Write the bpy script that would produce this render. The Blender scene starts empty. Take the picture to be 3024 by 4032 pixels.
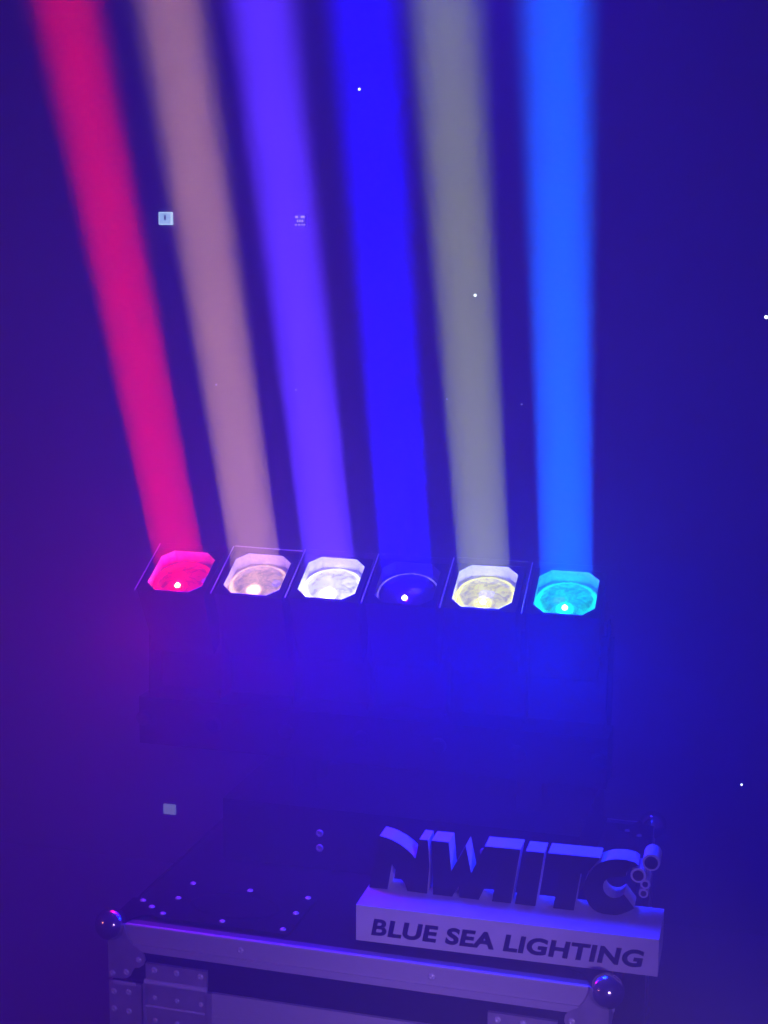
import bpy, bmesh, math, random
from mathutils import Vector, Matrix

sc = bpy.context.scene
C = sc.collection
random.seed(7)

# ------------------------------------------------------------------ camera
cam_d = bpy.data.cameras.new('camera')
cam = bpy.data.objects.new('camera', cam_d)
C.objects.link(cam)
_r = Vector((0.962947518510879, 0.26954101858280105, 0.008928375836991449))
_u = Vector((-0.050978842679493284, 0.14941525724965435, 0.9874594870171024))
_f = Vector((-0.2648268003673343, 0.9513268209203216, -0.15761994037822225))
M = Matrix((( _r.x, _u.x, -_f.x, 1.14963185),
            ( _r.y, _u.y, -_f.y, -2.30119487),
            ( _r.z, _u.z, -_f.z, 1.65670228),
            (0, 0, 0, 1)))
cam.matrix_world = M
cam_d.sensor_fit = 'VERTICAL'
cam_d.sensor_height = 36.0
cam_d.lens = 52.08
cam_d.clip_start = 0.02
cam_d.clip_end = 200
sc.camera = cam

# ------------------------------------------------------------------ light, exposure
world = bpy.data.worlds.new('World')
sc.world = world
world.use_nodes = True
bg = world.node_tree.nodes['Background']
bg.inputs['Color'].default_value = (0.42, 0.03, 1.0, 1)
bg.inputs['Strength'].default_value = 0.02

HAZE_DENSITY = 0.22
BEAM_SPREAD = 3.0
# colour of the beam, watts of the beam, colour of the led, watts of the added haze fill
HEADS = [
    # window centre, beam direction, beam colour, beam W, led colour, led W, haze fill colour, haze fill W
    ((-0.0475, 0.4562, 1.0547), (0.0346, -0.4518, 0.8915), (1.0, 0.0, 0.0), 4.9, (1.0, 0.0, 0.0), 0.50, (1.0, 0.0, 0.25), 2.8),
    ((0.1159, 0.4617, 1.0573), (0.0440, -0.4480, 0.8927), (1.0, 0.54, 0.26), 2.8, (1.0, 0.62, 0.30), 0.24, (0.10, 0.0, 1.0), 6.5),
    ((0.2713, 0.4670, 1.0585), (0.0409, -0.4502, 0.8920), (0.10, 0.035, 1.0), 8.6, (1.0, 1.0, 0.85), 0.26, (0.03, 0.0, 1.0), 10.5),
    ((0.4268, 0.4724, 1.0572), (0.0469, -0.4492, 0.8922), (0.0, 0.0, 1.0), 10.0, (0.06, 0.0, 1.0), 0.3, (0.0, 0.0, 1.0), 12.5),
    ((0.5821, 0.4779, 1.0588), (0.0239, -0.4553, 0.8900), (0.60, 0.76, 0.0), 2.4, (1.0, 1.0, 0.0), 0.26, (0.0, 0.0, 1.0), 12.5),
    ((0.7408, 0.4838, 1.0572), (0.0306, -0.4538, 0.8906), (0.0, 0.115, 1.0), 10.0, (0.0, 0.90, 0.70), 0.24, (0.0, 0.02, 1.0), 20.0),
]

def lamp_area(name, loc, direction, size, color, power, spread_deg=180, shape='SQUARE', xaxis=None, parent=None):
    ld = bpy.data.lights.new(name, 'AREA')
    ld.shape = shape
    ld.size = size
    ld.color = color
    ld.energy = power
    ld.spread = math.radians(spread_deg)
    o = bpy.data.objects.new(name, ld)
    C.objects.link(o)
    z = -Vector(direction).normalized()
    x = Vector(xaxis) if xaxis else Vector((1, 0, 0))
    x = (x - z * x.dot(z)).normalized()
    y = z.cross(x)
    m = Matrix(((x.x, y.x, z.x, loc[0]), (x.y, y.y, z.y, loc[1]), (x.z, y.z, z.z, loc[2]), (0, 0, 0, 1)))
    if parent:
        o.parent = parent
        o.matrix_parent_inverse = Matrix.Identity(4)
        o.matrix_local = parent_world(parent).inverted() @ m
    else:
        o.matrix_world = m
    return o

# an added blue fill lamp for haze and sign top, above and behind the bar, out of the picture
BLUE_FILL = lamp_area('blue_fill_lamp', (0.35, 1.0, 2.75), (0.12, -0.75, -2.2), 0.35, (0.02, 0.01, 1.0), 17.0, 160)
# an added dim fill lamp to the right of the photographer, falling on the fronts of the case and the sign
FRONT = lamp_area('front_fill_lamp', (1.62, -1.65, 1.02), (-1.08, 1.66, -0.58), 0.10, (0.44, 0.26, 1.0), 1.25, 34)
# added dim warm fill from the left, tinting haze and wall
WARM_FILL = lamp_area('warm_fill_lamp', (-2.6, -2.6, 1.7), (2.2, 4.0, -1.3), 0.4, (1.0, 0.28, 0.16), 4.0, 80)

sc.view_settings.view_transform = 'Standard'
sc.view_settings.look = 'None'
sc.view_settings.gamma = 1
sc.view_settings.use_curve_mapping = False
sc.view_settings.exposure = 0
cy = sc.cycles
cy.use_denoising = True
cy.denoiser = 'OPENIMAGEDENOISE'
cy.use_adaptive_sampling = False
cy.max_bounces = 6
cy.diffuse_bounces = 2
cy.glossy_bounces = 3
cy.transmission_bounces = 4
cy.volume_bounces = 2
cy.caustics_reflective = False
cy.caustics_refractive = False
cy.sample_clamp_indirect = 4.0

# ------------------------------------------------------------------ helpers
def parent_world(o):
    m = o.matrix_basis.copy()
    while o.parent:
        o = o.parent
        m = o.matrix_basis @ m
    return m

def put(o, parent=None):
    C.objects.link(o)
    if parent:
        o.parent = parent
    return o

def obj(name, bm, mat, parent=None, smooth=False, bevel=0.0, seg=2):
    me = bpy.data.meshes.new(name)
    if bevel > 0:
        bmesh.ops.bevel(bm, geom=[e for e in bm.edges if e.is_manifold and e.calc_face_angle(0) > 0.5],
                        offset=bevel, segments=seg, affect='EDGES', profile=0.5)
    bmesh.ops.recalc_face_normals(bm, faces=bm.faces)
    bm.to_mesh(me)
    bm.free()
    if smooth:
        for p in me.polygons:
            p.use_smooth = True
    me.materials.append(mat)
    return put(bpy.data.objects.new(name, me), parent)

def inst(name, me, parent, m):
    o = bpy.data.objects.new(name, me)
    put(o, parent)
    o.matrix_basis = m
    return o

def empty(name, loc=(0, 0, 0), rz=0, parent=None):
    o = bpy.data.objects.new(name, None)
    o.empty_display_size = 0.05
    put(o, parent)
    o.location = loc
    o.rotation_euler = (0, 0, rz)
    return o

def empty_m(name, m, parent=None):
    o = bpy.data.objects.new(name, None)
    o.empty_display_size = 0.03
    put(o, parent)
    o.matrix_basis = m
    return o

def tag(o, label=None, cat=None, group=None, kind=None):
    if label: o['label'] = label
    if cat: o['category'] = cat
    if group: o['group'] = group
    if kind: o['kind'] = kind
    return o

def box(x0, x1, y0, y1, z0, z1, bm=None):
    bm = bm or bmesh.new()
    v = [bm.verts.new((x, y, z)) for z in (z0, z1) for y in (y0, y1) for x in (x0, x1)]
    for q in ((0, 1, 3, 2), (4, 6, 7, 5), (0, 4, 5, 1), (2, 3, 7, 6), (0, 2, 6, 4), (1, 5, 7, 3)):
        bm.faces.new([v[i] for i in q])
    return bm

def prism(pts, to3a, to3b, bm=None):
    """outline pts (2-d) extruded between two mappings"""
    bm = bm or bmesh.new()
    a = [bm.verts.new(to3a(*p)) for p in pts]
    b = [bm.verts.new(to3b(*p)) for p in pts]
    n = len(pts)
    bm.faces.new(a)
    bm.faces.new(b[::-1])
    for i in range(n):
        bm.faces.new((a[i], b[i], b[(i + 1) % n], a[(i + 1) % n]))
    return bm

def cyl(p0, p1, r0, r1=None, n=20, bm=None, caps=True):
    bm = bm or bmesh.new()
    r1 = r0 if r1 is None else r1
    p0, p1 = Vector(p0), Vector(p1)
    d = (p1 - p0).normalized()
    x = d.orthogonal().normalized()
    y = d.cross(x)
    A = [bm.verts.new(p0 + (x * math.cos(2 * math.pi * i / n) + y * math.sin(2 * math.pi * i / n)) * r0) for i in range(n)]
    B = [bm.verts.new(p1 + (x * math.cos(2 * math.pi * i / n) + y * math.sin(2 * math.pi * i / n)) * r1) for i in range(n)]
    for i in range(n):
        bm.faces.new((A[i], A[(i + 1) % n], B[(i + 1) % n], B[i]))
    if caps:
        bm.faces.new(A[::-1]); bm.faces.new(B)
    return bm

def lathe(prof, n=24, bm=None):
    """profile of (r, z) turned about z"""
    bm = bm or bmesh.new()
    rings = []
    for r, z in prof:
        if r < 1e-6:
            rings.append([bm.verts.new((0, 0, z))])
        else:
            rings.append([bm.verts.new((r * math.cos(2 * math.pi * i / n), r * math.sin(2 * math.pi * i / n), z)) for i in range(n)])
    for a, b in zip(rings, rings[1:]):
        if len(a) == 1 and len(b) == 1: continue
        for i in range(n):
            j = (i + 1) % n
            if len(a) == 1: bm.faces.new((a[0], b[j], b[i]))
            elif len(b) == 1: bm.faces.new((a[i], a[j], b[0]))
            else: bm.faces.new((a[i], a[j], b[j], b[i]))
    return bm

# ------------------------------------------------------------------ materials
def mat(name, base, rough=0.5, metal=0.0, noise=0.0, nscale=40.0, bump=0.0, bscale=300.0, stretch=None, spec=0.5, coat=0.0, rvar=0.0):
    m = bpy.data.materials.new(name)
    m.use_nodes = True
    nt = m.node_tree
    b = nt.nodes['Principled BSDF']
    b.inputs['Base Color'].default_value = (*base, 1)
    b.inputs['Roughness'].default_value = rough
    b.inputs['Metallic'].default_value = metal
    b.inputs['Specular IOR Level'].default_value = spec
    b.inputs['Coat Weight'].default_value = coat
    tc = nt.nodes.new('ShaderNodeTexCoord')
    mp = nt.nodes.new('ShaderNodeMapping')
    nt.links.new(tc.outputs['Object'], mp.inputs['Vector'])
    if stretch: mp.inputs['Scale'].default_value = stretch
    if noise or rvar:
        t = nt.nodes.new('ShaderNodeTexNoise')
        t.inputs['Scale'].default_value = nscale
        t.inputs['Detail'].default_value = 6
        nt.links.new(mp.outputs[0], t.inputs['Vector'])
        if noise:
            cr = nt.nodes.new('ShaderNodeMapRange')
            cr.inputs['From Min'].default_value = 0.3; cr.inputs['From Max'].default_value = 0.7
            cr.inputs['To Min'].default_value = 1 - noise; cr.inputs['To Max'].default_value = 1 + noise
            nt.links.new(t.outputs['Fac'], cr.inputs['Value'])
            vm = nt.nodes.new('ShaderNodeVectorMath'); vm.operation = 'SCALE'
            vm.inputs[0].default_value = base
            nt.links.new(cr.outputs[0], vm.inputs['Scale'])
            nt.links.new(vm.outputs[0], b.inputs['Base Color'])
        if rvar:
            cr2 = nt.nodes.new('ShaderNodeMapRange')
            cr2.inputs['To Min'].default_value = max(0.02, rough - rvar); cr2.inputs['To Max'].default_value = min(1, rough + rvar)
            nt.links.new(t.outputs['Fac'], cr2.inputs['Value'])
            nt.links.new(cr2.outputs[0], b.inputs['Roughness'])
    if bump:
        t2 = nt.nodes.new('ShaderNodeTexNoise')
        t2.inputs['Scale'].default_value = bscale
        t2.inputs['Detail'].default_value = 3
        nt.links.new(mp.outputs[0], t2.inputs['Vector'])
        bp = nt.nodes.new('ShaderNodeBump')
        bp.inputs['Strength'].default_value = bump
        bp.inputs['Distance'].default_value = 0.001
        nt.links.new(t2.outputs['Fac'], bp.inputs['Height'])
        nt.links.new(bp.outputs[0], b.inputs['Normal'])
    return m

def glow(name, color, strength, base=(0.02, 0.02, 0.02), rough=0.15, var=0.0, scale=60.0, lo=0.2):
    """a surface that gives off light, with an uneven (streaky) output"""
    m = mat(name, base, rough, coat=0.6)
    nt = m.node_tree
    b = nt.nodes['Principled BSDF']
    b.inputs['Emission Color'].default_value = (*color, 1)
    b.inputs['Emission Strength'].default_value = strength
    if var:
        tc = nt.nodes.new('ShaderNodeTexCoord')
        t = nt.nodes.new('ShaderNodeTexNoise')
        t.inputs['Scale'].default_value = scale
        t.inputs['Detail'].default_value = 5
        t.inputs['Roughness'].default_value = 0.65
        t.inputs['Distortion'].default_value = 1.2
        nt.links.new(tc.outputs['Object'], t.inputs['Vector'])
        cr = nt.nodes.new('ShaderNodeMapRange')
        cr.inputs['From Min'].default_value = 0.38; cr.inputs['From Max'].default_value = 0.66
        cr.inputs['To Min'].default_value = strength * lo; cr.inputs['To Max'].default_value = strength
        nt.links.new(t.outputs['Fac'], cr.inputs['Value'])
        nt.links.new(cr.outputs[0], b.inputs['Emission Strength'])
    return m

MAT = {
    'wall': mat('wall_paint', (0.045, 0.040, 0.042), 0.85, noise=0.12, nscale=3.0, bump=0.2, bscale=60),
    'floor': mat('floor_vinyl', (0.11, 0.085, 0.085), 0.6, noise=0.15, nscale=4.0),
    'laminate': mat('black_laminate', (0.010, 0.009, 0.012), 0.75, spec=0.08, noise=0.25, nscale=30, bump=0.35, bscale=500),
    'alu': mat('brushed_aluminium', (0.70, 0.66, 0.67), 0.58, metal=0.35, noise=0.10, nscale=60, stretch=(1, 40, 40), bump=0.08, bscale=90, rvar=0.08),
    'zinc': mat('zinc_plate', (0.55, 0.50, 0.51), 0.34, metal=0.4, noise=0.15, nscale=25, rvar=0.1),
    'chrome': mat('polished_steel', (0.55, 0.53, 0.55), 0.14, metal=1.0, noise=0.12, nscale=35, rvar=0.05),
    'rivet': mat('rivet_steel', (0.90, 0.88, 0.90), 0.25, metal=0.25),
    'black': mat('black_housing', (0.004, 0.004, 0.0045), 0.6, spec=0.15, noise=0.2, nscale=50, bump=0.2, bscale=700),
    'foam': mat('white_foam_board', (0.80, 0.79, 0.80), 0.75, noise=0.05, nscale=25, bump=0.25, bscale=260),
    'face': mat('black_acrylic', (0.010, 0.010, 0.013), 0.32, noise=0.1, nscale=60),
    'print': mat('black_vinyl_print', (0.014, 0.013, 0.017), 0.5),
    'brown': mat('brown_acrylic', (0.055, 0.020, 0.018), 0.4),
    'well': mat('lens_hood_inside', (0.62, 0.62, 0.64), 0.35, noise=0.25, nscale=70, rvar=0.12),
    'well_dark': mat('dark_lens_hood_inside', (0.05, 0.05, 0.06), 0.3),
    'rim': mat('lit_rim', (0.80, 0.80, 0.82), 0.35, metal=0.2),
    'unlit_rim': mat('unlit_rim', (0.12, 0.12, 0.13), 0.5),
    'flange': mat('shaded_flange', (0.20, 0.19, 0.20), 0.5, metal=0.3, noise=0.1, nscale=60, stretch=(1, 40, 40)),  # rail aluminium darkened, shade on its top put into the colour
    'plate': glow('glow_added_plate', (0.55, 0.75, 0.85), 0.32, base=(0.6, 0.65, 0.6), rough=0.5),  # faint emission added to brighten the wall socket plate
}

# ------------------------------------------------------------------ the setting
def structure(name, bm, m):
    return tag(obj(name, bm, m), kind='structure')
tag(structure('floor', box(-6, 6, -4.5, 1.4, -0.05, 0.0), MAT['floor']), 'dark floor lost in the haze around the flight case')
tag(structure('wall', box(-6, 6, 1.4, 1.5, -0.05, 3.2), MAT['wall']), 'dark wall behind the light bar, veiled by haze')

# ------------------------------------------------------------------ flight case
CW, CD, CH = 0.90, 0.79, 0.50
case = tag(empty('flight_case', (0, 0, 0)), 'black flight case with aluminium edges and steel ball corners carrying the light bar and sign', 'flight case')
obj('lid_panel', box(0.003, CW - 0.003, 0.003, CD - 0.003, 0.398, CH - 0.003), MAT['laminate'], case)
obj('body_panel', box(0.003, CW - 0.003, 0.003, CD - 0.003, 0.004, 0.388), MAT['laminate'], case)
obj('lid_seam', box(0.012, CW - 0.012, 0.012, CD - 0.012, 0.386, 0.400), MAT['black'], case)

def edge_profile(w_side, w_top, t=0.0022, r=0.0034):
    """angle profile: a = outwards from the side face, b = height; rounded outer corner"""
    pts = [(0.0, -w_side), (-t, -w_side)]
    for k in range(7):
        a = math.pi - k * math.pi / 12
        pts.append((-t + r + r * math.cos(a), t - r + r * math.sin(a)))
    pts += [(w_top, t), (w_top, 0.0), (0.0, 0.0)]
    return pts
prof = edge_profile(0.048, 0.0045)
# front and back along x, sides along y
x0, x1 = 0.02, CW - 0.02
front = obj('edge_rail', prism(prof, lambda a, b: (x0, 0.003 + a, CH - 0.003 + b), lambda a, b: (x1, 0.003 + a, CH - 0.003 + b)), MAT['alu'], case)
obj('rail_lip', box(x0, x1, -0.0032, 0.0006, 0.4515, 0.4640), MAT['alu'], front, bevel=0.0008)
obj('edge_rail', prism(prof, lambda a, b: (x0, CD - 0.003 - a, CH - 0.003 + b), lambda a, b: (x1, CD - 0.003 - a, CH - 0.003 + b)), MAT['alu'], case)
y0, y1 = 0.02, CD - 0.02
m_alu_y = mat('brushed_aluminium_side', (0.62, 0.60, 0.62), 0.42, metal=0.85, noise=0.10, nscale=60, stretch=(40, 1, 40), rvar=0.08)
prof2 = edge_profile(0.048, 0.004)
obj('edge_rail', prism(prof2, lambda a, b: (0.003 + a, y0, CH - 0.003 + b), lambda a, b: (0.003 + a, y1, CH - 0.003 + b)), MAT['black'], case)
obj('edge_rail', prism(prof2, lambda a, b: (CW - 0.003 - a, y0, CH - 0.003 + b), lambda a, b: (CW - 0.003 - a, y1, CH - 0.003 + b)), MAT['black'], case)
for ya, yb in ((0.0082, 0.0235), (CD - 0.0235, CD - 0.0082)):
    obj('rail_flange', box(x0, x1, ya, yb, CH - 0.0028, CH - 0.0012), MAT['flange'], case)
# lower tongue rail on the front and upright corner angles
obj('lower_rail', box(0.200, 0.698, -0.0045, 0.0025, 0.335, 0.3925), MAT['alu'], case, bevel=0.0012)
obj('lower_rail_groove', box(0.200, 0.698, -0.0058, -0.0046, 0.338, 0.3495), MAT['alu'], case, bevel=0.0005)
for xa, xb in ((-0.020, 0.062), (CW - 0.062, CW + 0.0015)):
    obj('corner_angle', box(xa if xa > 0 else -0.0015, xb, -0.0015, 0.0024, 0.02, 0.388), MAT['zinc'], case, bevel=0.0008)
for yb in (0.0, CD - 0.05):
    obj('corner_angle', box(-0.0014, 0.0024, yb + 0.003, yb + 0.05, 0.02, 0.388), MAT['zinc'], case, bevel=0.0008)
    obj('corner_angle', box(CW - 0.0024, CW + 0.0014, yb + 0.003, yb + 0.05, 0.02, 0.388), MAT['zinc'], case, bevel=0.0008)

# rivets share one mesh: domed head with a dimple
rv = lathe([(0.0060, 0.0), (0.0060, 0.0008), (0.0050, 0.0022), (0.0034, 0.0031), (0.0017, 0.0031), (0.0012, 0.0020), (0.0, 0.0018)], 16)
bmesh.ops.recalc_face_normals(rv, faces=rv.faces)
RV = bpy.data.meshes.new('rivet'); rv.to_mesh(RV); rv.free(); RV.materials.append(MAT['rivet'])
for p in RV.polygons: p.use_smooth = True
def rivet_front(parent, x, z, y=-0.002, s=1.0):
    return inst('rivet', RV, parent, Matrix.Translation((x, y, z)) @ Matrix.Rotation(math.pi / 2, 4, 'X') @ Matrix.Rotation(random.uniform(0, 6), 4, 'Z') @ Matrix.Scale(s, 4))
def rivet_top(parent, x, y, z=CH, s=1.0):
    return inst('rivet', RV, parent, Matrix.Translation((x, y, z)) @ Matrix.Rotation(random.uniform(0, 6), 4, 'Z') @ Matrix.Rotation(random.uniform(-.06, .06), 4, 'X') @ Matrix.Scale(s, 4))
def rivet_side(parent, x, y, z, sgn):
    return inst('rivet', RV, parent, Matrix.Translation((x, y, z)) @ Matrix.Rotation(sgn * math.pi / 2, 4, 'Y'))

# ball corners: a ball with three flat lobes
def lobe(a, b):
    return [(a * s, b * t) for s, t in ()]
LOBE = [(-0.001, 0.001), (0.031, 0.001), (0.033, -0.012), (0.039, -0.026), (0.049, -0.038), (0.062, -0.045), (0.070, -0.054), (0.0715, -0.064),
        (0.068, -0.073), (0.060, -0.079), (0.051, -0.080), (0.046, -0.088), (0.042, -0.097), (0.034, -0.103), (0.022, -0.105), (-0.001, -0.105)]
def ball_corner(cx, cy_, sx, sy):
    """cx, cy_: corner; sx, sy: directions into the case"""
    e = empty('ball_corner', (cx, cy_, CH), 0, case)
    bm = bmesh.new()
    bmesh.ops.create_uvsphere(bm, u_segments=36, v_segments=20, radius=0.029)
    bmesh.ops.translate(bm, verts=bm.verts, vec=(sx * 0.003, sy * 0.003, -0.005))
    obj('ball', bm, MAT['chrome'], e, smooth=True)
    t = 0.0022
    yf = -sy * 0.0002
    obj('front_lobe', prism(LOBE, lambda a, b: (sx * a, yf, b), lambda a, b: (sx * a, yf - sy * t - sy*.0012, b)), MAT['zinc'], e, bevel=0.0007, seg=1)
    obj('side_lobe', prism(LOBE, lambda a, b: (yf*0 - sx * .0002, sy * a, b), lambda a, b: (-sx * (.0002 + t), sy * a, b)), MAT['zinc'], e, bevel=0.0007, seg=1)
    obj('top_lobe', prism([(a, -b) for a, b in LOBE], lambda a, b: (sx * a, sy * b, 0.0), lambda a, b: (sx * a, sy * b, 0.0024)), MAT['laminate'], e, bevel=0.0007, seg=1)
    for x, z in ((0.059, -0.064), (0.034, -0.091), (-0.0005 + 0.007, -0.096)):
        inst('rivet', RV, e, Matrix.Translation((sx * x, -sy * 0.0034, z)) @ Matrix.Rotation(sy * math.pi / 2, 4, 'X'))
    for x, y in ((0.023, 0.096), (0.050, 0.075)):
        inst('rivet', RV, e, Matrix.Translation((sx * x, sy * y, 0.0022)))
    for y, z in ((0.059, -0.064), (0.034, -0.091)):
        inst('rivet', RV, e, Matrix.Translation((-sx * 0.0022, sy * y, z)) @ Matrix.Rotation(-sx * math.pi / 2, 4, 'Y'))
    return e
for cx, cy_, sx, sy in ((0, 0, 1, 1), (CW, 0, -1, 1), (0, CD, 1, -1), (CW, CD, -1, -1)):
    ball_corner(cx, cy_, sx, sy)

# stacking plates on the lid: a shallow black dish with eight rivets
def dish(xa, xb, ya, yb, label):
    e = empty('stacking_plate', (0, 0, CH), 0, case)
    tag(e, label)
    m = 0.016
    bm = bmesh.new()
    pts = []
    for (px, py, a0) in ((xb + m - .012, yb + m - .012, 0), (xa - m + .012, yb + m - .012, 90), (xa - m + .012, ya - m + .012, 180), (xb + m - .012, ya - m + .012, 270)):
        for k in range(5):
            a = math.radians(a0 + k * 22.5)
            pts.append((px + .012 * math.cos(a), py + .012 * math.sin(a)))
    prism(pts, lambda a, b: (a, b, 0.0002 - 0.003), lambda a, b: (a, b, 0.0030), bm)
    obj('plate', bm, MAT['laminate'], e, bevel=0.0006, seg=1)
    cx, cyy = (xa + xb) / 2, (ya + yb) / 2
    w, h = (xb - xa) * 0.36, (yb - ya) * 0.36
    # raised oval ring around the dish
    bm = bmesh.new()
    n = 40
    rings = []
    for (s, z) in ((1.06, 0.0030), (1.03, 0.0048), (0.97, 0.0048), (0.93, 0.0031)):
        rings.append([bm.verts.new((cx + w * s * math.cos(2 * math.pi * i / n), cyy + h * s * math.sin(2 * math.pi * i / n), z)) for i in range(n)])
    for a, b in zip(rings, rings[1:]):
        for i in range(n):
            bm.faces.new((a[i], a[(i + 1) % n], b[(i + 1) % n], b[i]))
    obj('dish_ring', bm, MAT['laminate'], e, smooth=True)
    for j in range(3):
        for i in range(3):
            if (i, j) != (1, 1):
                inst('rivet', RV, e, Matrix.Translation((xa + (xb - xa) * i / 2, ya + (yb - ya) * j / 2, 0.0028)) @ Matrix.Rotation(random.uniform(0, 6), 4, 'Z'))
dish(0.082, 0.314, 0.0526, 0.194, 'black riveted stacking plate near the front left ball corner')
dish(0.548, 0.784, 0.630, 0.772, 'black riveted stacking plate at the rear right of the lid')

# front hardware: catches left and right, riveted corner straps
def catch(xa, xb, label):
    e = empty('butterfly_catch', (0, 0, 0), 0, case)
    tag(e, label)
    obj('upper_leaf', box(xa + 0.006, xb - 0.009, -0.0042, 0.0028, 0.400, 0.432), MAT['zinc'], e, bevel=0.002)
    k = cyl((xa + 0.005, -0.0065, 0.3985), (xb - 0.008, -0.0065, 0.3985), 0.0048, n=14)
    obj('hinge_pin', k, MAT['rivet'], e, smooth=False)
    # recessed tray: frame and floor
    bm = bmesh.new()
    za, zb = 0.255, 0.392
    box(xa, xa + 0.005, -0.0050, 0.0026, za, zb, bm)
    box(xb - 0.010, xb, -0.0050, 0.0026, za, zb, bm)
    box(xa + 0.0052, xb - 0.0102, -0.0048, 0.0026, zb - 0.004, zb - 0.0004, bm)
    box(xa + 0.0052, xb - 0.0102, -0.0048, 0.0026, za, za + 0.005, bm)
    obj('tray_frame', bm, MAT['zinc'], e)
    obj('tray_floor', box(xa + 0.0051, xb - 0.0101, -0.0012, 0.0022, za + 0.006, zb - 0.005), MAT['zinc'], e)
    obj('cross_bar', cyl((xa + 0.004, -0.0030, 0.350), (xb - 0.014, -0.0030, 0.350), 0.0022, n=10), MAT['rivet'], e)
    xs = [xa + 0.023, (xa + xb) / 2 - 0.0005, xb - 0.021]
    for x in xs:
        rivet_front(e, x, 0.4210, -0.0041)
        rivet_front(e, x - 0.001, 0.3665, -0.0011, 0.8)
        rivet_front(e, x - 0.001, 0.3225, -0.0011, 0.8)
catch(0.0665, 0.1995, 'steel butterfly catch at the left of the case front')
catch(0.6935, 0.8265, 'steel butterfly catch at the right of the case front')
obj('strap', box(0.008, 0.052, -0.0042, -0.0014, 0.384, 0.3905), MAT['rivet'], case, bevel=0.0012)
for x in (0.0075, 0.0370, CW - 0.0370, CW - 0.0075):
    for z in (0.3690, 0.3335, 0.2980, 0.2625):
        rivet_front(case, x, z + random.uniform(-.0015, .0015), -0.0014)
rivet_front(case, 0.253, 0.4790, -0.0006 + 0.0012)
rivet_front(case, 0.600, 0.4790, 0.0006)

# ------------------------------------------------------------------ sign
SYAW = math.radians(1.2168)
sign = tag(empty('display_sign', (0.4504, 0.0521, CH + 0.0002), SYAW), 'white block sign with black raised logo letters and printed words, on the flight case lid', 'sign')
SL, SD, SH = 0.5234, 0.1269, 0.0679
obj('sign_base', box(0, SL, 0, SD, 0.0022, SH), MAT['foam'], sign, bevel=0.0009)
LOGO = {
 'N': [(0.0211, 0.0984), (0.0330, 0.0966), (0.0441, 0.0934), (0.0607, 0.0858), (0.0736, 0.077), (0.0819, 0.0695), (0.0874, 0.0627), (0.0942, 0.0997), (0.1096, 0.0995), (0.1130, 0.0517), (0.1095, 0.0004), (0.0736, 0.0011), (0.0688, 0.0147), (0.0577, 0.0266), (0.0502, 0.0407), (0.0446, 0.0486), (0.0368, 0.0001), (0.0029, 0.0)],
 'W': [(0.1163, 0.0995), (0.1475, 0.0998), (0.1528, 0.0467), (0.178, 0.0967), (0.1887, 0.0467), (0.2121, 0.0994), (0.2753, 0.1004), (0.2608, 0.0), (0.2274, 0.0), (0.2369, 0.0672), (0.2329, 0.0668), (0.2034, 0.0), (0.1689, 0.0), (0.1671, 0.0204), (0.1554, 0.0), (0.121, 0.0)],
 'I': [(0.2849, 0.0987), (0.3172, 0.099), (0.3041, 0.0), (0.2679, 0.0)],
 'T': [(0.3242, 0.0993), (0.4145, 0.1), (0.3895, 0.0681), (0.381, 0.0688), (0.3714, 0.0), (0.3353, 0.0), (0.3463, 0.0713), (0.3191, 0.0707)],
 'C': [(0.4447, 0.1011), (0.4355, 0.1000), (0.4271, 0.0975), (0.4135, 0.0914), (0.4028, 0.0810), (0.3945, 0.0683), (0.3890, 0.0540), (0.3864, 0.0401), (0.3882, 0.0310), (0.3919, 0.0239), (0.3975, 0.0140), (0.4043, 0.0065), (0.4130, 0.0018), (0.4224, 0.0), (0.4441, 0.0), (0.4550, 0.0040), (0.4654, 0.0096), (0.475, 0.016), (0.4566, 0.0389), (0.4490, 0.0325), (0.4412, 0.0297), (0.4335, 0.0308), (0.4272, 0.0344), (0.4225, 0.0400), (0.4205, 0.0462), (0.4205, 0.0530), (0.4225, 0.059), (0.4265, 0.0640), (0.432, 0.0674), (0.4390, 0.0692), (0.4457, 0.07), (0.4594, 0.0726), (0.4592, 0.0775), (0.461, 0.0821), (0.4645, 0.0860), (0.4685, 0.0892), (0.4791, 0.0945), (0.4721, 0.0989), (0.4584, 0.1015)],
}
YL, TH = 0.079, 0.0475
def letter(ch, pts):
    e = empty('logo_letter', (0, 0, SH), 0, sign)
    tag(e, 'raised black faced letter %s of the logo' % ch)
    obj('letter_body', prism(pts, lambda a, b: (a, YL, b + 0.0003), lambda a, b: (a, YL + TH, b + 0.0003)), MAT['foam'], e)
    cx = sum(p[0] for p in pts) / len(pts); cz = sum(p[1] for p in pts) / len(pts)
    obj('letter_face', prism(pts, lambda a, b: (a, YL - 0.0022, b + 0.0005), lambda a, b: (a, YL - 0.0001, b + 0.0005)), MAT['face'], e)
for ch, pts in LOGO.items():
    letter(ch, pts)
# bubbles beside the C
for k, (x, z, r, ro, m) in enumerate(((0.5008, 0.1015, 0.0112, 0.0150, 'print'), (0.4797, 0.0759, 0.0092, 0.0132, 'brown'), (0.4920, 0.0613, 0.0046, 0.0084, 'brown'), (0.4897, 0.0442, 0.0048, 0.0082, 'brown'))):
    e = empty('logo_bubble', (x, 0, SH + z), 0, sign)
    obj('bubble_body', cyl((0, YL + 0.0004 * k, 0), (0, YL + TH - 0.0004 * k, 0), ro, n=36), MAT['foam'], e)
    obj('bubble_face', cyl((0, YL - 0.002 + 0.0004 * k, 0), (0, YL - 0.0001 + 0.0004 * k, 0), r, n=32), MAT[m], e)

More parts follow.
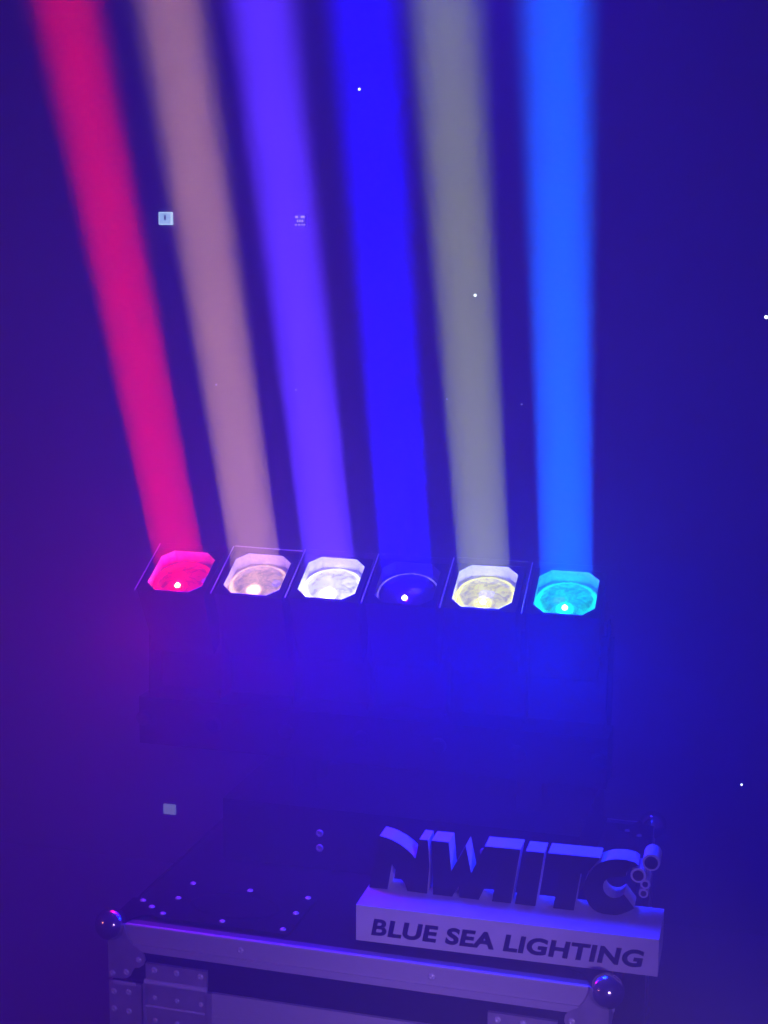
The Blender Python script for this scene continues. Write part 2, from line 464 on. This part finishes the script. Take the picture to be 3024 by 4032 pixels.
# printed words on the front of the base
def words(txt, x_left, x_right, z0, cap, parent):
    def islands_of(offset):
        cu = bpy.data.curves.new('words', 'FONT')
        cu.body = txt
        cu.size = 1.0
        cu.offset = offset
        cu.space_character = 1.06
        cu.shear = 0.15
        cu.fill_mode = 'BOTH'
        cu.extrude = 0.012
        o = bpy.data.objects.new('words', cu)
        C.objects.link(o)
        bpy.context.view_layer.update()
        me = bpy.data.meshes.new_from_object(o.evaluated_get(bpy.context.evaluated_depsgraph_get()))
        bpy.data.objects.remove(o)
        bm = bmesh.new(); bm.from_mesh(me); bpy.data.meshes.remove(me)
        bmesh.ops.remove_doubles(bm, verts=bm.verts, dist=1e-5)
        xs = [v.co.x for v in bm.verts]; ys = [v.co.y for v in bm.verts]
        sx = (x_right - x_left) / (max(xs) - min(xs)); sz = cap / (max(ys) - min(ys))
        mx, my = min(xs), min(ys)
        for v in bm.verts:
            v.co = Vector((x_left + (v.co.x - mx) * sx, -0.0006 - v.co.z * 0.03, z0 + (v.co.y - my) * sz))
        seen = set(); res = []
        for v in bm.verts:
            if v in seen: continue
            st = [v]; seen.add(v); isl = []
            while st:
                q = st.pop(); isl.append(q)
                for e in q.link_edges:
                    w = e.other_vert(q)
                    if w not in seen: seen.add(w); st.append(w)
            res.append(isl)
        res.sort(key=lambda k: min(v.co.x for v in k))
        return bm, res
    bm1, light = islands_of(0.027)
    bm2, bold = islands_of(0.038)
    # the two closed bowls of the first letter need the lighter weight
    edge = max(v.co.x for v in light[0]) - 0.002
    bold = [light[0]] + [k for k in bold if sum(v.co.x for v in k) / len(k) > edge]
    for isl in bold:
        nb = bmesh.new(); mp = {}
        for v in isl: mp[v] = nb.verts.new(v.co)
        fs = {f for v in isl for f in v.link_faces}
        for f in fs:
            try: nb.faces.new([mp[v] for v in f.verts])
            except ValueError: pass
        obj('printed_letter', nb, MAT['print'], parent)
    bm1.free(); bm2.free()
words_e = empty('printed_words', (0, 0, 0), 0, sign)
tag(words_e, 'black printed words on the white block')
words('BLUE SEA LIGHTING', 0.0277, 0.5000, 0.0148, 0.0312, words_e)

# ------------------------------------------------------------------ light bar
bar = tag(empty('light_bar', (0.35, 0.47, CH)), 'row of six tilting beam heads in different colours on one black base', 'stage light')
BX, BY, BZ = bar.location
def L(p): return Vector(p) - Vector((BX, BY, BZ))
def lbox(x0, x1, y0, y1, z0, z1): return box(x0 - BX, x1 - BX, y0 - BY, y1 - BY, z0 - BZ, z1 - BZ)
obj('base_box', lbox(0.090, 0.80, 0.330, 0.700, 0.5035, 0.628), MAT['black'], bar, bevel=0.003)
obj('cross_beam', lbox(-0.135, 0.835, 0.430, 0.520, 0.690, 0.790), MAT['black'], bar, bevel=0.004)
obj('rear_panel', lbox(-0.130, 0.830, 0.5205, 0.532, 0.700, 0.965), MAT['black'], bar, bevel=0.002)
for x in (0.20, 0.66):
    obj('riser', lbox(x, x + 0.05, 0.44, 0.51, 0.6281, 0.6899), MAT['black'], bar, bevel=0.002)
for x, z in ((0.2925, 0.578), (0.2925, 0.5476), (0.62, 0.578), (0.62, 0.5476)):
    b_ = obj('bolt', lathe([(0.0075, 0.0), (0.0075, 0.002), (0.0065, 0.0035), (0.0040, 0.0035), (0.0036, 0.001), (0.0, 0.001)], 18), MAT['zinc'], bar)
    b_.matrix_basis = Matrix.Translation(L((x, 0.3299, z))) @ Matrix.Rotation(math.pi / 2, 4, 'X')

OCT = 0.117  # window across
def octagon(w, h, c):
    return [(w / 2 - c, h / 2), (-w / 2 + c, h / 2), (-w / 2, h / 2 - c), (-w / 2, -h / 2 + c), (-w / 2 + c, -h / 2), (w / 2 - c, -h / 2), (w / 2, -h / 2 + c), (w / 2, h / 2 - c)]
NAMES = ['red', 'pink', 'white', 'deep blue', 'pale yellow', 'cyan']
WELL = 0.030
LEDC = [((1, .0, .0), 1.7), ((1.0, .58, .35), 1.3), ((1.0, 1.0, 0.9), 2.1), ((.03, .0, 1.0), .10), ((1.0, 1.0, .0), 1.5), ((0.0, 1.0, .5), 1.3)]
yawv = Vector((math.cos(.036), math.sin(.036), 0))
for i, (pos, d, bcol, bw, scol, sw, tcol, tw) in enumerate(HEADS):
    n = Vector(d).normalized()
    x = (yawv - n * yawv.dot(n)).normalized()
    y = n.cross(x)
    p = L(pos)
    m = Matrix(((x.x, y.x, n.x, p.x), (x.y, y.y, n.y, p.y), (x.z, y.z, n.z, p.z), (0, 0, 0, 1)))
    h = empty_m('beam_head', m, bar)
    tag(h, 'beam head glowing %s' % NAMES[i])
    W, T = OCT, 0.130
    # housing: a square tube closed below, with an octagonal mouth
    o_out = 0.1415
    bm = bmesh.new()
    sq = [(o_out / 2, o_out / 2), (-o_out / 2, o_out / 2), (-o_out / 2, -o_out / 2), (o_out / 2, -o_out / 2)]
    oc = octagon(W, T, 0.022)
    top = [bm.verts.new((a, b, 0.0)) for a, b in sq]
    bot = [bm.verts.new((a * 0.92, b * 0.92, -0.165)) for a, b in sq]
    for k in range(4): bm.faces.new((top[k], top[(k + 1) % 4], bot[(k + 1) % 4], bot[k]))
    bm.faces.new(bot)
    om = [bm.verts.new((a, b, 0.0)) for a, b in oc]
    for k in range(4):
        bm.faces.new((top[k], om[(2 * k) % 8], om[(2 * k + 7) % 8]))
        bm.faces.new((top[k], top[(k + 1) % 4], om[(2 * k + 1) % 8], om[(2 * k) % 8]))
    obj('housing', bm, MAT['black'], h)
    # lip with lit and unlit edges put into its colour, around the outside of the face: left, back and right edges
    e_ = o_out / 2 + 0.0012
    r_ = 0.0013
    obj('face_guard', cyl((-e_ - .006, -e_ + 0.004, -0.002), (-e_ - .006, e_ + 0.0165, -0.002), r_, n=8), MAT['rim'], h)
    obj('rear_guard', cyl((-e_ - .006 + .003, e_ + 0.018, -0.002), (e_ - .001, e_ + 0.018, -0.002), r_ * (0.9 if i == 1 else 0.6), n=8), MAT['rim' if i == 1 else 'unlit_rim'], h)
    # inside of the hood
    bm = bmesh.new()
    a_ = [bm.verts.new((a * 0.999, b * 0.999, 0.0012)) for a, b in oc]
    b_ = [bm.verts.new((a * 1.05, b * 1.02, -WELL)) for a, b in oc]
    for k in range(8): bm.faces.new((a_[k], a_[(k + 1) % 8], b_[(k + 1) % 8], b_[k]))
    bm.faces.new(b_)
    hood = obj('lens_hood', bm, MAT['well_dark' if i == 3 else 'well'], h)
    # round lens with a bright ring
    lc, ls = LEDC[i]
    R_ = 0.0600
    lm = glow('lens_%d' % i, lc, ls, base=(0.05, 0.05, 0.05), rough=0.12, var=1.0, scale=55.0, lo=0.40)
    nt_ = lm.node_tree
    pb_ = nt_.nodes['Principled BSDF']
    src = pb_.inputs['Emission Strength'].links[0].from_socket
    tc_ = nt_.nodes.new('ShaderNodeTexCoord')
    ln_ = nt_.nodes.new('ShaderNodeVectorMath'); ln_.operation = 'LENGTH'
    mu_ = nt_.nodes.new('ShaderNodeVectorMath'); mu_.operation = 'MULTIPLY'
    mu_.inputs[1].default_value = (1, 1, 0)
    nt_.links.new(tc_.outputs['Object'], mu_.inputs[0]); nt_.links.new(mu_.outputs[0], ln_.inputs[0])
    mr_ = nt_.nodes.new('ShaderNodeMapRange')
    mr_.interpolation_type = 'SMOOTHSTEP'
    mr_.inputs['From Min'].default_value = R_ * 0.80; mr_.inputs['From Max'].default_value = R_ * 0.93
    mr_.inputs['To Min'].default_value = 0.95; mr_.inputs['To Max'].default_value = 2.6 if i != 3 else 1.0
    nt_.links.new(ln_.outputs['Value'], mr_.inputs['Value'])
    ml_ = nt_.nodes.new('ShaderNodeMath'); ml_.operation = 'MULTIPLY'
    nt_.links.new(src, ml_.inputs[0]); nt_.links.new(mr_.outputs[0], ml_.inputs[1])
    sb_ = nt_.nodes.new('ShaderNodeVectorMath'); sb_.operation = 'DISTANCE'
    sb_.inputs[1].default_value = (0.0, -0.034, 0.0)
    nt_.links.new(mu_.outputs[0], sb_.inputs[0])
    hp_ = nt_.nodes.new('ShaderNodeMapRange'); hp_.interpolation_type = 'SMOOTHERSTEP'
    hp_.inputs['From Min'].default_value = 0.006; hp_.inputs['From Max'].default_value = 0.021
    hp_.inputs['To Min'].default_value = 3.0 * ls if i != 3 else 0.5; hp_.inputs['To Max'].default_value = 0.0
    nt_.links.new(sb_.outputs['Value'], hp_.inputs['Value'])
    ad_ = nt_.nodes.new('ShaderNodeMath'); ad_.operation = 'ADD'
    nt_.links.new(ml_.outputs[0], ad_.inputs[0]); nt_.links.new(hp_.outputs[0], ad_.inputs[1])
    nt_.links.new(ad_.outputs[0], pb_.inputs['Emission Strength'])
    prof_l = [(R_, -WELL + 0.001)] + [(R_ * math.cos(t), -WELL + 0.003 + 0.017 * math.sin(t)) for t in [k * math.pi / 2 / 8 for k in range(9)]]
    prof_l[-1] = (0.0, -WELL + 0.020)
    obj('lens', lathe(prof_l, 40), lm, h, smooth=True)
    rm = glow('lens_ring_%d' % i, lc if i != 3 else (.35, .25, 1.0), ls * (1.6 if i != 3 else 22.0), base=(0.3, 0.3, 0.3), rough=0.2, var=1.0, scale=25.0, lo=0.3)  # glints on the deep blue head's ring are put in as emission
    obj('lens_ring', lathe([(R_ + .0005, -WELL + .001), (R_ + .0006, -WELL + .0050), (R_ + .0022, -WELL + .0058), (R_ + .0030, -WELL + .001)], 48), rm, h, smooth=True)
    em = glow('led_%d' % i, (1.0, 0.95, 0.9) if i < 5 else (.7, .95, 1.0), 14.0)
    obj('led', lathe([(0.0060, -WELL + 0.0100), (0.0056, -WELL + 0.0225), (0.0034, -WELL + 0.0262), (0.0, -WELL + 0.0275)], 16), em, h, smooth=True).location = (0, -0.031, -0.004)
    # lamps of this head: the narrow beam, the led, and an added haze fill floating in front
    ld = bpy.data.lights.new('beam_lamp', 'AREA')
    ld.shape = 'DISK'; ld.size = 0.103; ld.color = bcol; ld.energy = bw; ld.spread = math.radians(BEAM_SPREAD)
    lo = bpy.data.objects.new('beam_lamp', ld); put(lo, h)
    lo.matrix_basis = Matrix.Translation((0, 0, 0.003)) @ Matrix.Rotation(math.pi, 4, 'X')
    ld = bpy.data.lights.new('led_lamp', 'POINT')
    ld.color = scol; ld.energy = sw; ld.shadow_soft_size = 0.004
    lo = bpy.data.objects.new('led_lamp', ld); put(lo, h)
    lo.location = (0, -0.026, -WELL + 0.040)
    ld = bpy.data.lights.new('haze_fill_lamp', 'POINT')  # added glow source in mid-air, no part of the head
    ld.color = tcol; ld.energy = tw; ld.shadow_soft_size = 0.10
    lo = bpy.data.objects.new('haze_fill_lamp', ld); put(lo, h)
    lo.location = (0, -0.215, 0.012)
# yoke arms between the heads, each with a pivot and a round foot on the beam
for i in range(7):
    x = -0.1255 + i * 0.1576 + (0.0 if i else 0.002)
    yy = 0.4533 + i * 0.0055
    a = obj('yoke_arm', prism([(-0.030, 0.790), (0.030, 0.790), (0.022, 0.985), (0.010, 1.000), (-0.010, 1.000), (-0.022, 0.985)],
            lambda s, z: (x - 0.0022 - BX, yy + 0.035 + s - BY, z + 0.0004 - BZ), lambda s, z: (x + 0.0022 - BX, yy + 0.035 + s - BY, z + 0.0004 - BZ)), MAT['black'], bar)
    k = obj('pivot_knob', lathe([(0.016, 0.0), (0.016, 0.006), (0.012, 0.010), (0.0, 0.010)], 20), MAT['black'], a)
    k.matrix_basis = Matrix.Translation((x - BX, 0.4299 - BY, 0.745 - BZ)) @ Matrix.Rotation(math.pi / 2, 4, 'X')

# ------------------------------------------------------------------ small things on the wall
WY = 1.4
lit_mat = glow('lit_panel', (0.45, 0.75, 1.0), 1.5, base=(.3, .3, .3), rough=.4, var=1.0, scale=30, lo=.7)
lp = tag(empty('wall_panel', (-0.4867, WY, 1.801)), 'small square lit control panel on the wall left of the pink beam', 'control panel')
obj('panel_frame', box(-0.0185, 0.0185, -0.010, -0.0002, -0.0165, 0.0165), glow('panel_rim', (0.55, 0.85, 1.0), 1.9), lp, bevel=.001)
obj('screen', box(-0.0160, 0.0160, -0.0115, -0.0101, -0.0140, 0.0140), lit_mat, lp)
obj('symbol', box(-0.0015, 0.0025, -0.0122, -0.0116, -0.004, 0.008), mat('panel_symbol', (.08, .12, .2), .5), lp)
ds = tag(empty('wall_display', (-0.1109, WY, 1.7946)), 'tiny digital display with three rows of pale characters on the wall inside the violet beam', 'display')
obj('case', box(-0.0180, 0.0180, -0.008, -0.0002, -0.0150, 0.0150), MAT['black'], ds)
dm = glow('display_glow', (0.55, 0.50, 1.0), 1.6)
for row, z, cells in ((0, 0.0095, ((-.013, -.005), (.002, .013))), (1, -.0005, ((-.008, -.004), (-.002, .002), (.004, .009))), (2, -.0105, ((-.014, -.008), (-.005, .001), (.004, .008), (.010, .014)))):
    for a, b in cells:
        obj('character', box(a, b, -0.0088, -0.0081, z - (.0028 if row < 2 else .0016), z + (.0028 if row < 2 else .0016)), dm, ds)
so = tag(empty('wall_socket', (-0.5006, WY, 0.1608)), 'wall socket with a faint added glow low on the wall left of the flight case', 'socket')
obj('plate', box(-0.018, 0.018, -0.008, -0.0002, -0.014, 0.014), MAT['plate'], so, bevel=.002)
obj('insert', box(-0.011, 0.011, -0.0092, -0.0081, -0.008, 0.008), MAT['plate'], so, bevel=.0004)
dot = glow('indicator', (0.75, 0.85, 1.0), 7.0)
def indicator(x, z, r, label):
    o = tag(empty('indicator_light', (x, WY, z)), label, 'indicator light', 'indicator lights on the wall')
    h_ = obj('socket_ring', lathe([(r * 1.7, 0.0), (r * 1.7, 0.003), (r * 1.05, 0.004)], 14), MAT['black'], o)
    b_ = obj('bulb', lathe([(r, 0.001), (r * .95, .004), (r * .6, .007), (0, .008)], 14), dot, o, smooth=True)
    for q in (h_, b_): q.matrix_basis = Matrix.Translation((0, -0.0003, 0)) @ Matrix.Rotation(math.pi / 2, 4, 'X')
indicator(0.0456, 2.1203, 0.0032, 'tiny white indicator light highest on the wall, in the blue beam')
indicator(0.3537, 1.6094, 0.0032, 'tiny white indicator light on the wall seen through the grey-yellow beam')
indicator(1.0673, 1.5663, 0.0042, 'tiny white indicator light on the wall at the right edge')
indicator(1.0635, 0.3958, 0.0026, 'tiny dim indicator light low on the wall right of the sign')

dot = glow('faint_indicator', (0.5, 0.5, 1.0), 1.6)
indicator(-0.3487, 1.3643, 0.0022, 'faint bluish indicator light on the wall behind the pink beam')
indicator(-0.1238, 1.3572, 0.0022, 'faint bluish indicator light on the wall behind the violet beam')
indicator(0.2848, 1.3454, 0.0022, 'faint bluish indicator light on the wall at the left edge of the grey-yellow beam')
indicator(0.4785, 1.3384, 0.0022, 'faint bluish indicator light on the wall just left of the azure beam')

# ------------------------------------------------------------------ haze
hm = bpy.data.materials.new('stage_haze')
hm.use_nodes = True
nt = hm.node_tree
for nd in list(nt.nodes): nt.nodes.remove(nd)
out = nt.nodes.new('ShaderNodeOutputMaterial')
pv = nt.nodes.new('ShaderNodeVolumePrincipled')
pv.inputs['Color'].default_value = (0.92, 0.80, 0.97, 1)
pv.inputs['Density'].default_value = HAZE_DENSITY
pv.inputs['Anisotropy'].default_value = 0.0
nt.links.new(pv.outputs[0], out.inputs['Volume'])
tag(obj('haze', box(-6.5, 6.5, -5.0, 2.0, -1.0, 3.4), hm), 'thin stage haze filling the air and catching the light beams', kind='stuff')
